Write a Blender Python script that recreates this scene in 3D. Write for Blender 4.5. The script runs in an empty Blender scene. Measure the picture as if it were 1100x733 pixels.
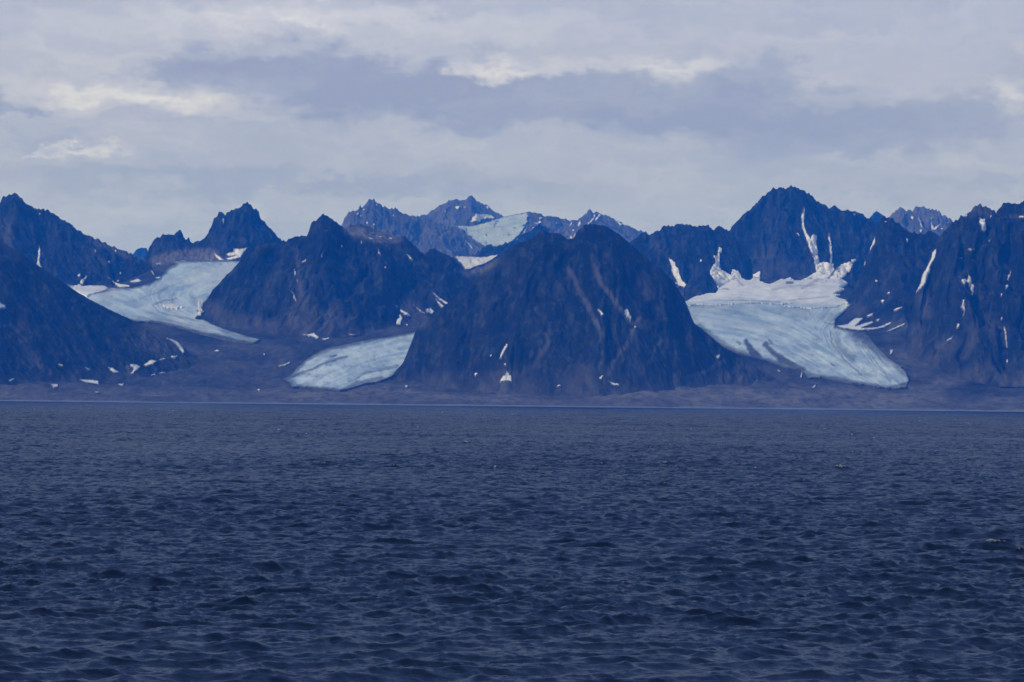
import bpy, math
import numpy as np
from mathutils import Matrix, Vector
from mathutils.bvhtree import BVHTree
from mathutils.geometry import delaunay_2d_cdt

# ------------------------------------------------------------------ camera
scene = bpy.context.scene
col = scene.collection
F = 3533.0                      # focal length in photograph pixels (1100 wide)
W, H = 1100.0, 733.0
CAM = Vector((0.0, 0.0, 12.0))  # on a ship's deck
PITCH, ROLL = math.radians(1.065), math.radians(0.60)
M3 = (Matrix.Rotation(math.radians(90) + PITCH, 3, 'X') @ Matrix.Rotation(ROLL, 3, 'Z'))
cd = bpy.data.cameras.new('camera')
cd.sensor_width = 36.0
cd.lens = F * 36.0 / W
cd.clip_start, cd.clip_end = 1.0, 60000.0
cam = bpy.data.objects.new('camera', cd)
cam.matrix_world = Matrix.Translation(CAM) @ M3.to_4x4()
col.objects.link(cam)
scene.camera = cam
M3n = np.array(M3)

def tan_of(px, py):
    """bearing and elevation tangents (x/y, z/y) of a point sighted in the photograph"""
    d = M3n @ np.array([(px - W / 2) / F, (H / 2 - py) / F, -1.0])
    return d[0] / d[1], d[2] / d[1]

def to_px(P):
    """where world points appear, for tracing scree and ice streaks (array n x 3)"""
    q = (P - np.array(CAM)) @ M3n
    return W / 2 - q[:, 0] / q[:, 2] * F, H / 2 + q[:, 1] / q[:, 2] * F

# ------------------------------------------------------------------ render settings
scene.render.engine = 'CYCLES'
cy = scene.cycles
cy.use_denoising = True
cy.max_bounces = 6
cy.volume_bounces = 1
cy.sample_clamp_indirect = 4.0
cy.caustics_reflective = cy.caustics_refractive = False
vs = scene.view_settings
vs.view_transform = 'Standard'
vs.look = 'None'
vs.gamma = 1.0
vs.exposure = 0.36
vs.use_curve_mapping = False

# ------------------------------------------------------------------ light
SUN_EL, SUN_AZ = math.radians(30), math.radians(228)     # azimuth clockwise from +Y: behind the camera, to the left
sd = bpy.data.lights.new('sun', 'SUN')
sd.energy = 1.5
sd.angle = math.radians(10)
sd.color = (1.0, 0.985, 0.97)
sun = bpy.data.objects.new('sun', sd)
sv = Vector((math.sin(SUN_AZ) * math.cos(SUN_EL), math.cos(SUN_AZ) * math.cos(SUN_EL), math.sin(SUN_EL)))
sun.rotation_euler = sv.to_track_quat('Z', 'Y').to_euler()
sun.location = sv * 3000
col.objects.link(sun)

class NT:
    """small helper for writing node trees as formulas"""
    def __init__(s, tree):
        s.t = tree; tree.nodes.clear()
    def new(s, kind, **kw):
        n = s.t.nodes.new(kind)
        for k, v in kw.items(): setattr(n, k, v)
        return n
    def put(s, sock, v):
        if isinstance(v, (int, float)): sock.default_value = v
        elif isinstance(v, (tuple, list)): sock.default_value = tuple(v) + ((1.0,) if len(v) == 3 and len(sock.default_value) == 4 else ())
        else: s.t.links.new(v, sock)
    def m(s, op, a, b=None, c=None, clamp=False):
        n = s.new('ShaderNodeMath', operation=op, use_clamp=clamp)
        for i, v in enumerate((a, b, c)):
            if v is not None: s.put(n.inputs[i], v)
        return n.outputs[0]
    def v(s, op, a, b=None, scale=None):
        n = s.new('ShaderNodeVectorMath', operation=op)
        s.put(n.inputs[0], a)
        if b is not None: s.put(n.inputs[1], b)
        if scale is not None: s.put(n.inputs['Scale'], scale)
        return n.outputs['Value'] if op in ('LENGTH', 'DOT_PRODUCT') else n.outputs[0]
    def xyz(s, x, y, z):
        n = s.new('ShaderNodeCombineXYZ')
        for i, v in enumerate((x, y, z)): s.put(n.inputs[i], v)
        return n.outputs[0]
    def noise(s, vec, scale=1.0, detail=4.0, rough=0.55, dist=0.0, color=False):
        n = s.new('ShaderNodeTexNoise')
        s.put(n.inputs['Vector'], vec)
        n.inputs['Scale'].default_value = scale
        n.inputs['Detail'].default_value = detail
        n.inputs['Roughness'].default_value = rough
        n.inputs['Distortion'].default_value = dist
        return n.outputs['Color'] if color else n.outputs['Fac']
    def rng(s, v, a, b, c=0.0, d=1.0, smooth=True):
        n = s.new('ShaderNodeMapRange', interpolation_type='SMOOTHSTEP' if smooth else 'LINEAR')
        s.put(n.inputs[0], v)
        for i, k in zip((1, 2, 3, 4), (a, b, c, d)): n.inputs[i].default_value = k
        return n.outputs[0]
    def mix(s, f, a, b):
        n = s.new('ShaderNodeMix', data_type='RGBA')
        s.put(n.inputs[0], f); s.put(n.inputs[6], a); s.put(n.inputs[7], b)
        return n.outputs[2]
    def ramp(s, v, stops):
        n = s.new('ShaderNodeValToRGB')
        e = n.color_ramp.elements
        e[0].position, e[0].color = stops[0][0], tuple(stops[0][1]) + (1,)
        e[1].position, e[1].color = stops[-1][0], tuple(stops[-1][1]) + (1,)
        for p, c in stops[1:-1]:
            q = e.new(p); q.color = tuple(c) + (1,)
        s.put(n.inputs[0], v)
        return n.outputs[0]

# ------------------------------------------------------------------ sky: broken stratocumulus under a higher veil
world = bpy.data.worlds.new('World')
scene.world = world
world.use_nodes = True
n = NT(world.node_tree)
tc = n.new('ShaderNodeTexCoord')
sep = n.new('ShaderNodeSeparateXYZ')
n.t.links.new(tc.outputs['Generated'], sep.inputs[0])
az = n.m('ARCTAN2', sep.outputs[0], sep.outputs[1])
el = n.m('ARCSINE', sep.outputs[2])
deg = 180 / math.pi
azd, eld = n.m('MULTIPLY', az, deg), n.m('MULTIPLY', el, deg)
base = n.xyz(azd, n.m('MULTIPLY', eld, 1.0), 0.0)
warp = n.v('SCALE', n.v('SUBTRACT', n.noise(n.v('MULTIPLY', base, (0.55, 1.3, 1)), 1.0, 6.0, 0.62, color=True), (0.5, 0.5, 0.5)), scale=2.6)
warp = n.v('MULTIPLY', warp, (1.5, 0.55, 0.0))
warp2 = n.v('SUBTRACT', n.noise(n.v('MULTIPLY', base, (1.0, 1.5, 1)), 2.1, 8.0, 0.65, color=True), (0.5, 0.5, 0.5))
warp = n.v('ADD', warp, n.v('MULTIPLY', warp2, (1.5, 0.75, 0.0)))
P = n.v('ADD', base, warp)
def blob(px, py, rx, ry, k, soft=0.0):
    a, b = tan_of(px, py)
    c = (math.degrees(math.atan(a)), math.degrees(math.atan(b)), 0)
    u = math.degrees(1 / F)
    d = n.v('LENGTH', n.v('MULTIPLY', n.v('SUBTRACT', P, c), (1 / (rx * u), 1 / (ry * u), 0)))
    return n.m('MULTIPLY', n.rng(d, soft, 1.0, 1.0, 0.0), k)
# value: 0 = dark cloud base, 1 = bright thin cloud
streak = n.noise(n.v('MULTIPLY', P, (0.30, 1.5, 1)), 1.0, 8.0, 0.60)
fine = n.noise(n.v('MULTIPLY', P, (1.1, 3.2, 1)), 1.0, 8.0, 0.62)
v = n.m('ADD', 0.46, n.m('MULTIPLY', n.m('SUBTRACT', streak, 0.5), 0.55))
v = n.m('ADD', v, n.m('MULTIPLY', n.m('SUBTRACT', fine, 0.5), 0.44))
for b in [  # (px, py, half-width, half-height, value)
    (250, 20, 330, 34, .22, 0), (60, 55, 170, 60, .12, 0), (180, 112, 210, 30, .40, .1), (70, 165, 60, 10, .40, 0), (60, 92, 160, 18, .30, 0),
    (530, 72, 150, 18, .38, .1), (700, 70, 120, 14, .38, 0), (470, 28, 330, 24, .20, 0), (1075, 112, 60, 26, .30, 0), (870, 45, 260, 22, .10, 0),
    (325, 88, 215, 40, -.40, .55), (420, 95, 120, 30, -.18, 0), (215, 62, 60, 22, -.20, 0), (610, 112, 320, 36, -.34, .5), (815, 88, 110, 26, -.28, .4), (900, 140, 330, 34, -.34, .3),
    (35, 116, 70, 12, -.42, 0), (45, 150, 60, 16, -.2, 0), (300, 196, 420, 18, -.22, 0), (1010, 200, 200, 14, -.10, 0),
    (560, 235, 800, 34, .06, 0), (150, 225, 300, 22, .10, 0), (260, 130, 90, 14, .10, 0), (480, 128, 420, 26, -.08, 0), (980, 60, 180, 40, .02, 0)]:
    v = n.m('ADD', v, blob(*b))
tint = n.mix(n.rng(eld, 2.2, 6.0), (.80, .955, 1.35), (.945, 1.0, 1.16))
cloud = n.v('MULTIPLY', n.ramp(v, [(0.0, (.255, .288, .420)), (0.30, (.315, .350, .480)), (0.52, (.390, .420, .540)), (0.74, (.480, .500, .610)), (1.0, (.68, .71, .76))]), tint)
low = n.mix(n.rng(eld, -0.3, 0.0), (.012, .020, .045), cloud)               # below the horizon: open sea
high = n.mix(n.rng(eld, 7.5, 24.0), low, (.11, .18, .39))                  # unseen upper sky, darkened and blued to shape sea reflections and haze light
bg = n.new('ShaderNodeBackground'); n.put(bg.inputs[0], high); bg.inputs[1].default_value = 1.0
sky = n.new('ShaderNodeTexSky', sky_type='NISHITA')
sky.sun_disc = False
sky.sun_elevation, sky.sun_rotation = SUN_EL, SUN_AZ
bs = n.new('ShaderNodeBackground'); n.put(bs.inputs[0], sky.outputs[0]); bs.inputs[1].default_value = 0.06
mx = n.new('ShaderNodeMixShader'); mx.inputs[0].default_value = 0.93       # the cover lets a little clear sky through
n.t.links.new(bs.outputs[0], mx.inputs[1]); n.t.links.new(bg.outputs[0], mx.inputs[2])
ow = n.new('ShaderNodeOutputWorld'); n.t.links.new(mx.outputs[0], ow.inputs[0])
world.cycles.sampling_method = 'MANUAL'
world.cycles.sample_map_resolution = 1024

# ------------------------------------------------------------------ noise
_r = np.random.RandomState(11)
_PERM = np.concatenate([_r.permutation(256)] * 3)
_ang = _r.rand(256) * 2 * np.pi
_GX, _GY = np.cos(_ang), np.sin(_ang)
def perlin(x, y, seed=0):
    x = x + seed * 17.13; y = y + seed * 7.71
    xi, yi = np.floor(x).astype(np.int64), np.floor(y).astype(np.int64)
    xf, yf = x - xi, y - yi
    u, w = xf * xf * xf * (xf * (xf * 6 - 15) + 10), yf * yf * yf * (yf * (yf * 6 - 15) + 10)
    def g(i, j, fx, fy):
        h = _PERM[_PERM[(xi + i) & 255] + ((yi + j) & 255)]
        return _GX[h] * fx + _GY[h] * fy
    a, b = g(0, 0, xf, yf), g(1, 0, xf - 1, yf)
    c, d = g(0, 1, xf, yf - 1), g(1, 1, xf - 1, yf - 1)
    return ((a + u * (b - a)) * (1 - w) + (c + u * (d - c)) * w) * 1.5
def fbm(x, y, octv=4, seed=0, gain=0.5):
    s, a = 0, 1.0
    for i in range(octv):
        s = s + a * perlin(x * 2 ** i, y * 2 ** i, seed + i); a *= gain
    return s
def ridged(x, y, octv=4, seed=0, gain=0.5):
    s, a, t = 0, 1.0, 0
    for i in range(octv):
        s = s + a * (1 - 2.2 * np.abs(perlin(x * 2 ** i, y * 2 ** i, seed + i))); t += a; a *= gain
    return s / t
def smooth(a, b, x):
    t = np.clip((x - a) / (b - a), 0, 1)
    return t * t * (3 - 2 * t)

def seg_dist(px, py, line):
    best = np.full(px.shape, 1e9)
    for (x0, y0), (x1, y1) in zip(line[:-1], line[1:]):
        dx, dy = x1 - x0, y1 - y0
        t = np.clip(((px - x0) * dx + (py - y0) * dy) / (dx * dx + dy * dy), 0, 1)
        best = np.minimum(best, np.hypot(px - x0 - t * dx, py - y0 - t * dy))
    return best

# ------------------------------------------------------------------ mesh builders
def mesh_from(name, V, faces, mat, attrs=None, shade=True):
    me = bpy.data.meshes.new(name)
    V = np.ascontiguousarray(V, dtype=np.float32)
    faces = np.ascontiguousarray(faces, dtype=np.int32)
    k = faces.shape[1]
    me.vertices.add(len(V)); me.vertices.foreach_set('co', V.ravel())
    me.loops.add(faces.size); me.loops.foreach_set('vertex_index', faces.ravel())
    me.polygons.add(len(faces))
    me.polygons.foreach_set('loop_start', np.arange(0, faces.size, k, dtype=np.int32))
    me.polygons.foreach_set('loop_total', np.full(len(faces), k, dtype=np.int32))
    if shade: me.polygons.foreach_set('use_smooth', np.ones(len(faces), dtype=bool))
    me.update(calc_edges=True)
    for an, av in (attrs or {}).items():
        at = me.attributes.new(an, 'FLOAT', 'POINT')
        at.data.foreach_set('value', np.ascontiguousarray(av, dtype=np.float32).ravel())
    me.materials.append(mat)
    return me
def grid_faces(nr, nc):
    i = np.arange(nr * nc).reshape(nr, nc)
    return np.stack([i[:-1, :-1], i[:-1, 1:], i[1:, 1:], i[1:, :-1]], -1).reshape(-1, 4)
def link(name, me, parent=None, label=None, cat=None, kind=None, group=None):
    o = bpy.data.objects.new(name, me)
    col.objects.link(o)
    if parent: o.parent = parent
    for k, val in (('label', label), ('category', cat), ('kind', kind), ('group', group)):
        if val: o[k] = val
    return o

# ------------------------------------------------------------------ materials
def new_mat(name):
    m = bpy.data.materials.new(name); m.use_nodes = True
    return m, NT(m.node_tree)
def finish(n, colr, rough, bump=None, spec=0.3, **kw):
    p = n.new('ShaderNodeBsdfPrincipled')
    n.put(p.inputs['Base Color'], colr); n.put(p.inputs['Roughness'], rough)
    p.inputs['Specular IOR Level'].default_value = spec
    for k, v_ in kw.items(): n.put(p.inputs[k.replace('_', ' ')], v_)
    if bump:
        b = n.new('ShaderNodeBump'); n.put(b.inputs['Height'], bump[0]); b.inputs['Distance'].default_value = bump[1]; b.inputs['Strength'].default_value = bump[2]
        n.t.links.new(b.outputs[0], p.inputs['Normal'])
    o = n.new('ShaderNodeOutputMaterial'); n.t.links.new(p.outputs[0], o.inputs[0])
def attr(n, name):
    return n.new('ShaderNodeAttribute', attribute_name=name).outputs['Fac']
def rock_material():
    m, n = new_mat('rock')
    pos = n.new('ShaderNodeNewGeometry').outputs['Position']
    pw = n.v('MULTIPLY', pos, (1, 0.45, 0.55))
    big = n.noise(pw, 0.006, 8, 0.62)
    fin = n.noise(pw, 0.045, 7, 0.70)
    rill = n.noise(n.v('MULTIPLY', pos, (1, .3, .22)), 0.035, 6, 0.68)
    beds = n.noise(n.v('MULTIPLY', pos, (0.25, 0.25, 2.2)), 0.02, 5, 0.6)
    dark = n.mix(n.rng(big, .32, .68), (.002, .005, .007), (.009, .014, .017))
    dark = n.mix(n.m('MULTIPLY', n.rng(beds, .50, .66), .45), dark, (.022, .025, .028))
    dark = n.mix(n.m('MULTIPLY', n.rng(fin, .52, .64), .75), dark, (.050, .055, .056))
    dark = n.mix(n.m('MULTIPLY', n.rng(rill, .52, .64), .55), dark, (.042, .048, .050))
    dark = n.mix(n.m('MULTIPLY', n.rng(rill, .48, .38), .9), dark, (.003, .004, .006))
    sc = attr(n, 'scree')
    sc = n.m('MULTIPLY', sc, n.rng(fin, .25, .60, .25, 1.0))
    scol = n.mix(n.rng(big, .35, .65), (.105, .096, .088), (.185, .172, .158))
    c = n.mix(sc, dark, scol)
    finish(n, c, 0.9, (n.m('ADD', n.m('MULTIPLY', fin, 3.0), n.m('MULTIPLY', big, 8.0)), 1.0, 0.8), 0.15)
    return m
def snow_material():
    m, n = new_mat('snow')
    pos = n.new('ShaderNodeNewGeometry').outputs['Position']
    a = n.noise(n.v('MULTIPLY', pos, (1, .4, 1)), 0.02, 7, 0.65)
    f = n.noise(pos, 0.12, 4, 0.6)
    c = n.mix(n.rng(a, .30, .62), (.72, .72, .74), (.90, .90, .91))
    c = n.mix(n.m('MULTIPLY', attr(n, 'melt'), n.rng(a, .25, .6, .6, 1.0)), c, (.50, .59, .69))
    c = n.mix(n.m('MULTIPLY', n.rng(f, .62, .75), n.m('MULTIPLY', attr(n, 'dirt'), 1.0)), c, (.10, .09, .085))
    c = n.mix(attr(n, 'dirt'), c, (.045, .042, .042))
    finish(n, c, 0.75, (a, 2.5, 0.4), 0.2)
    return m
def ice_material():
    m, n = new_mat('glacier_ice')
    pos = n.new('ShaderNodeNewGeometry').outputs['Position']
    f = n.noise(n.v('MULTIPLY', pos, (1, .5, 1)), 0.05, 6, 0.65)
    s = attr(n, 'flow')
    c = n.mix(n.rng(s, .15, .85), (.36, .47, .57), (.66, .77, .83))
    c = n.mix(n.m('MULTIPLY', n.rng(f, .50, .72), .55), c, (.30, .40, .47))
    c = n.mix(attr(n, 'veil'), c, (.74, .74, .74))
    d = attr(n, 'dirt')
    d = n.m('MULTIPLY', d, n.rng(f, .20, .60, .80, 1.0), clamp=True)
    c = n.mix(d, c, (.072, .070, .068))
    finish(n, c, 0.6, (n.m('ADD', f, n.m('MULTIPLY', s, 1.0)), 8.0, 0.5), 0.3)
    return m
ROCK, SNOW, ICE = rock_material(), snow_material(), ice_material()

# ------------------------------------------------------------------ land: shore plain and valley floors
FY = [9200, 9300, 9700, 10150, 10650, 11100, 12200, 13000, 13800, 14600]
FZ = [-6, 0.5, 20, 58, 128, 220, 372, 522, 690, 800]
EY = (np.array(FZ) - 12.0) / np.array(FY) * F        # how high above the horizon each contour is sighted, px
CAPX = [tan_of(p, 430)[0] for p in (120, 180, 270, 300, 400, 600, 740, 765, 790, 900, 935, 1100)]
CAPE = [115, 144, 146, 120, 118, 118, 110, 117, 130, 130, 108, 108]
def valley(x, y):
    # each valley floor levels out at its own head
    ce = np.interp(x / y, CAPX, CAPE)
    y0 = np.interp(ce, EY, FY)
    cap = 12 + y * (ce + 0.005 * (y - y0)) / F
    z = np.interp(y, FY, FZ)
    return np.minimum(z, cap) - 12 * np.exp(-np.abs(z - cap) / 16)
def floor_z(x, y):
    z = valley(x, y)
    plain = smooth(9300, 9500, y) * (1 - smooth(10500, 11800, y))
    z = z + plain * (13 * fbm(x / 420, y / 300, 4, 3) + 7 * ridged(x / 90, y / 160, 3, 9))
    z = z + smooth(10300, 11200, y) * (12 * fbm(x / 700, y / 900, 3, 5)) + 1.6 * fbm(x / 40, y / 60, 3, 8) * smooth(9280, 9400, y)
    shore = 60 * perlin(x / 500, x * 0 + .3, 2) + 25 * perlin(x / 90, x * 0 + .7, 4)
    z = np.where(y < 9330 + shore, np.minimum(z, (y - 9300 - shore) * 0.05), z)
    return z
SCREE = [   # brown scree tracks sighted in the photograph: (polyline, half-width px, strength)
    ([(611, 289), (620, 306), (628, 321), (646, 360), (648, 380), (644, 399)], 3.2, .75),
    ([(638, 284), (646, 305), (657, 318), (664, 330)], 3.6, .7), ([(664, 330), (672, 340), (682, 349)], 3.5, .95),
    ([(688, 342), (681, 353), (671, 374), (660, 388), (653, 403)], 3.0, .6), ([(710, 364), (702, 380), (689, 403)], 3.0, .45),
    ([(777, 388), (758, 400), (735, 406), (700, 418)], 3, .45), ([(577, 332), (588, 350), (589, 367), (577, 389), (556, 406)], 4, .4),
    ([(690, 300), (696, 315)], 7, .35), ([(330, 330), (345, 350)], 9, .45), ([(352, 345), (372, 352)], 14, .45), ([(312, 345), (330, 356)], 10, .4),
    ([(318, 268), (322, 300), (326, 335), (332, 350)], 4, .35), ([(228, 330), (240, 345), (300, 352)], 8, .35),
    ([(376, 247), (395, 251), (425, 254)], 6, .95), ([(396, 256), (410, 259)], 4, .8),
    ([(168, 281), (185, 276), (205, 274), (228, 275)], 6, 1.0), ([(150, 279), (178, 291)], 4, .25),
    ([(98, 258), (115, 265), (140, 277)], 4, .55), ([(4, 240), (8, 262), (16, 276)], 6, .3), ([(22, 350), (30, 380), (40, 396)], 7, .28), ([(53, 365), (60, 380)], 5, .2),
    ([(102, 270), (110, 282)], 4, .3), ([(160, 360), (200, 385), (260, 400), (330, 420), (440, 425)], 16, .25), ([(250, 365), (300, 380), (310, 400)], 12, .25),
    ([(135, 403), (143, 400), (139, 395)], 4, .6), ([(690, 430), (790, 415), (900, 425), (1000, 430)], 14, .45), ([(640, 432), (700, 415)], 8, .35), ([(800, 390), (830, 405), (870, 415), (930, 422)], 7, .4),
    ([(985, 398), (1010, 382), (1020, 370)], 9, .4), ([(1010, 412), (1035, 405), (1050, 398), (1060, 395)], 7, .5), ([(1050, 395), (1080, 410)], 8, .4), ([(1082, 388), (1084, 400)], 4, .35),
    ([(1047, 350), (1044, 362), (1038, 382)], 5, .5), ([(990, 320), (993, 335)], 7, .35), ([(983, 352), (986, 380)], 7, .28), ([(1060, 345), (1075, 358)], 9, .25), ([(955, 362), (965, 350)], 6, .3),
    ([(818, 275), (825, 270)], 8, .25), ([(700, 262), (712, 268)], 5, .2), ([(510, 275), (500, 252)], 5, .3), ([(500, 292), (515, 290), (530, 282)], 5, .6), ([(500, 222), (512, 232)], 5, .3),
    ([(1049, 223), (1062, 228)], 5, .35), ([(1085, 232), (1100, 233)], 3, .35), ([(895, 335), (925, 333)], 7, .3), ([(762, 330), (745, 312)], 4, .3), ([(940, 390), (975, 380)], 14, .3), ([(440, 330), (455, 345), (425, 352)], 7, .3)]
def scree_at(V, seed):
    px, py = to_px(V)
    jx = px + 1.6 * fbm(V[:, 0] / 60, V[:, 1] / 60, 3, seed)
    out = np.zeros(len(V))
    for line, w, k in SCREE:
        if w < 5: w, k = w * .7, k * .75
        xs = [p[0] for p in line]; ys = [p[1] for p in line]
        mk = (px > min(xs) - 2 * w) & (px < max(xs) + 2 * w) & (py > min(ys) - 2 * w) & (py < max(ys) + 2 * w)
        if mk.any():
            d = seg_dist(jx[mk], py[mk], line) / w
            out[mk] = np.maximum(out[mk], k * (1 - smooth(.35, 1.7, d)))
    return out

SURF = {}   # name -> BVH for laying snow and ice on the ground
def keep_bvh(key, V, Fc):
    SURF[key] = BVHTree.FromPolygons(V.tolist(), Fc.tolist())

ys = np.concatenate([np.arange(9180, 10400, 5.0), np.arange(10400, 14300, 9.0)])
xs = np.arange(-2700, 2701, 6.0)
X, Y = np.meshgrid(xs, ys)
Z = floor_z(X, Y)
V = np.stack([X, Y, Z], -1).reshape(-1, 3)
Fc = grid_faces(*X.shape)
px, py = to_px(V)
sc = np.clip(scree_at(V, 4) + .24 + .62 * smooth(10350, 9600, V[:, 1]) + .25 * fbm(V[:, 0] / 300, V[:, 1] / 300, 4, 6), 0, 1)
link('valley_floor', mesh_from('valley_floor', V, Fc, ROCK, {'scree': sc}), None,
     'low brown moraine plain along the water at the foot of the mountains', 'land', 'structure')
keep_bvh('floor', V, Fc)

# ------------------------------------------------------------------ mountains
MOUNTAIN = {}
def mountain(key, label, Yr, trace, tanf=0.75, base=None, rows=200, dx=None, gully=34, lam=150, jag=1.0, lean=0.0, pw=1.25, seed=1, spur=0.0, group=None, pale=0.0):
    T = np.array([tan_of(*p) for p in trace])
    A0, A1 = T[:, 0].min(), T[:, 0].max()
    dx = dx or Yr / F * 0.95
    xr = np.arange(A0 * Yr, A1 * Yr + dx, dx)
    yr = Yr + 45 * fbm(xr / 400, xr * 0, 3, seed)
    z0 = CAM.z + yr * np.interp(xr / yr, T[:, 0], T[:, 1])
    px_m = Yr / F
    r1 = np.clip(ridged(xr / (px_m * 9), xr * 0 + .5, 4, seed + 2, .7), 0, 1)
    rough = jag * px_m * (3.4 * r1 ** 2 + 1.5 * fbm(xr / (px_m * 3.5), xr * 0 + .2, 2, seed + 3) - 0.8)
    k = max(3, int(90 / dx)); ker = np.hanning(2 * k + 1); ker /= ker.sum()
    zs = np.convolve(np.pad(z0, k, mode='edge'), ker, 'valid')            # smooth crest, used lower on the face
    zr = z0 + rough
    run = np.full(xr.shape, 600.0)
    for _ in range(6):
        zb = (valley(xr, yr - run) - 12) if base is None else np.full(xr.shape, float(base))
        run = np.maximum((zs - zb) / tanf, 60)
    kr = max(3, int(160 / dx)); ker = np.hanning(2 * kr + 1); ker /= ker.sum()
    run = np.convolve(np.pad(run, kr, mode='edge'), ker, 'valid')
    zb = (valley(xr, yr - run) - 12) if base is None else zb
    tf = np.linspace(0, 1, rows) ** 1.15
    tb = np.linspace(-1, 0, 18)[:-1]
    t = np.concatenate([tb, tf])[:, None]
    tp = np.clip(t, 0, 1)
    back = np.clip(-t, 0, 1)
    Yg = yr[None, :] - run[None, :] * tp + back * 420
    Xg = np.broadcast_to(xr[None, :], Yg.shape).copy()
    hgt = np.maximum(zs - zb, 5)[None, :]
    prof = (1 - tp) ** pw
    Zg = zb[None, :] + (zs - zb)[None, :] * prof + (zr - zs)[None, :] * np.exp(-tp / 0.10) - back * 420 * 0.85
    s = tp * run[None, :]
    Xw = Xg + lean * s + 0.22 * lam * fbm(Xg / lam, s / lam, 3, seed + 7)
    env = smooth(0.0, 0.14, tp) * (1 - 0.75 * smooth(0.72, 1.0, tp)) + 0.25 * back
    hs = np.clip(hgt / 350, 0.15, 1.0)
    g = gully * ridged(Xw / lam, s / (lam * 2.2), 5, seed + 11, 0.55) * env * hs
    g = g + 0.45 * gully * fbm(Xg / (lam * .9), s / (lam * .9), 3, seed + 21) * env * hs
    g = g + spur * np.cos(Xw / lam * 2.1) * env
    crag = (4.2 * ridged(Xg / 30, s / 34, 4, seed + 31, 0.68) + 3.4 * ridged(Xw / 48, s / 150, 3, seed + 37) + 5 * fbm(Xg / 70, s / 60, 3, seed + 39)) * env * (px_m / 3.2)
    Zg = Zg + g * 0.8 + crag
    Yg = Yg - (g * 0.7 + crag * 1.2) * (env > 0)
    V = np.stack([Xg, Yg, Zg], -1).reshape(-1, 3)
    Fc = grid_faces(*Xg.shape)
    sc = scree_at(V, seed)
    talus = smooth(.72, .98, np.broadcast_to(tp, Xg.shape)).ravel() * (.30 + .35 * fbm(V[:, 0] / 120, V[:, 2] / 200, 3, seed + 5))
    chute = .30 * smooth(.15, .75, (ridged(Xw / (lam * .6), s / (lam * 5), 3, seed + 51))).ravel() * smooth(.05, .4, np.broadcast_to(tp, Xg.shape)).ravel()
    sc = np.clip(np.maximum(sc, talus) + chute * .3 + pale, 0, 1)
    o = link('mountain', mesh_from('mountain', V, Fc, ROCK, {'scree': sc}), None, label, 'mountain', 'structure', group)
    keep_bvh(key, V, Fc)
    MOUNTAIN[key] = o
    return o

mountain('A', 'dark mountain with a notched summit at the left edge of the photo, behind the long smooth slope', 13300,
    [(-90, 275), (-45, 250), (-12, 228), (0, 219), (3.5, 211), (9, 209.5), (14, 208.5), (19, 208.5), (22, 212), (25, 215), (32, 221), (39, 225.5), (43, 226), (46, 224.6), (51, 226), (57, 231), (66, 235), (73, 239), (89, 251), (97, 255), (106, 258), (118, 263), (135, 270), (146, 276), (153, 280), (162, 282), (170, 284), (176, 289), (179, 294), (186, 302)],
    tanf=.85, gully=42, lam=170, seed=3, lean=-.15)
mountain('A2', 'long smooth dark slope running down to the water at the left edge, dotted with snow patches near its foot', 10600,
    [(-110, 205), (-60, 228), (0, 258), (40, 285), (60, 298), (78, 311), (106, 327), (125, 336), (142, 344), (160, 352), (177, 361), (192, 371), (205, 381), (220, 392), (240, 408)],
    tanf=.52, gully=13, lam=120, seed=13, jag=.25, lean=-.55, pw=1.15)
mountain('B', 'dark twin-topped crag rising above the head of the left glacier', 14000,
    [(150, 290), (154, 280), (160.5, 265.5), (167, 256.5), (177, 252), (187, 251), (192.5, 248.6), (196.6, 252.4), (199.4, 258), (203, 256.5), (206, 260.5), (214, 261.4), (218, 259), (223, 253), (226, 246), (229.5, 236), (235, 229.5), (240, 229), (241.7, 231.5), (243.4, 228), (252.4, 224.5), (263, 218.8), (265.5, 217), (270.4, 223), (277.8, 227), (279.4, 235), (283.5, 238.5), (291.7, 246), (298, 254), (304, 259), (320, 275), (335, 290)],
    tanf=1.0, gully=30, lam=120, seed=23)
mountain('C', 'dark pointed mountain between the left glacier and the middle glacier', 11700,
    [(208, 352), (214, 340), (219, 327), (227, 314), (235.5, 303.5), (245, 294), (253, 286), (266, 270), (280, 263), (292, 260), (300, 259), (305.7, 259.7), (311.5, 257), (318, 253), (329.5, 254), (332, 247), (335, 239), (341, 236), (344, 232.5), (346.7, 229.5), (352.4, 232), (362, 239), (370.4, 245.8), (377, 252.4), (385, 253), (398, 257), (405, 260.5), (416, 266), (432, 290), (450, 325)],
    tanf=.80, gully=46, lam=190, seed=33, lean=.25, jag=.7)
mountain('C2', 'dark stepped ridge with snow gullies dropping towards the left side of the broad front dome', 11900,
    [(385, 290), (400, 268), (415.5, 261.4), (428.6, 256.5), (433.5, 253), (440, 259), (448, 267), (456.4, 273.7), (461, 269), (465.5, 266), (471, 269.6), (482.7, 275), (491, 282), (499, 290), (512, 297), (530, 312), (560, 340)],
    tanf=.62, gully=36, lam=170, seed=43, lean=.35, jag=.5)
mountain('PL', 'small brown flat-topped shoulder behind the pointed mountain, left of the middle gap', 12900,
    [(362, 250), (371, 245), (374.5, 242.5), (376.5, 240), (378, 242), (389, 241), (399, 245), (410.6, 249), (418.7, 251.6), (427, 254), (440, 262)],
    tanf=.30, gully=4, lam=90, seed=53, jag=.3, base=560)
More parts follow.
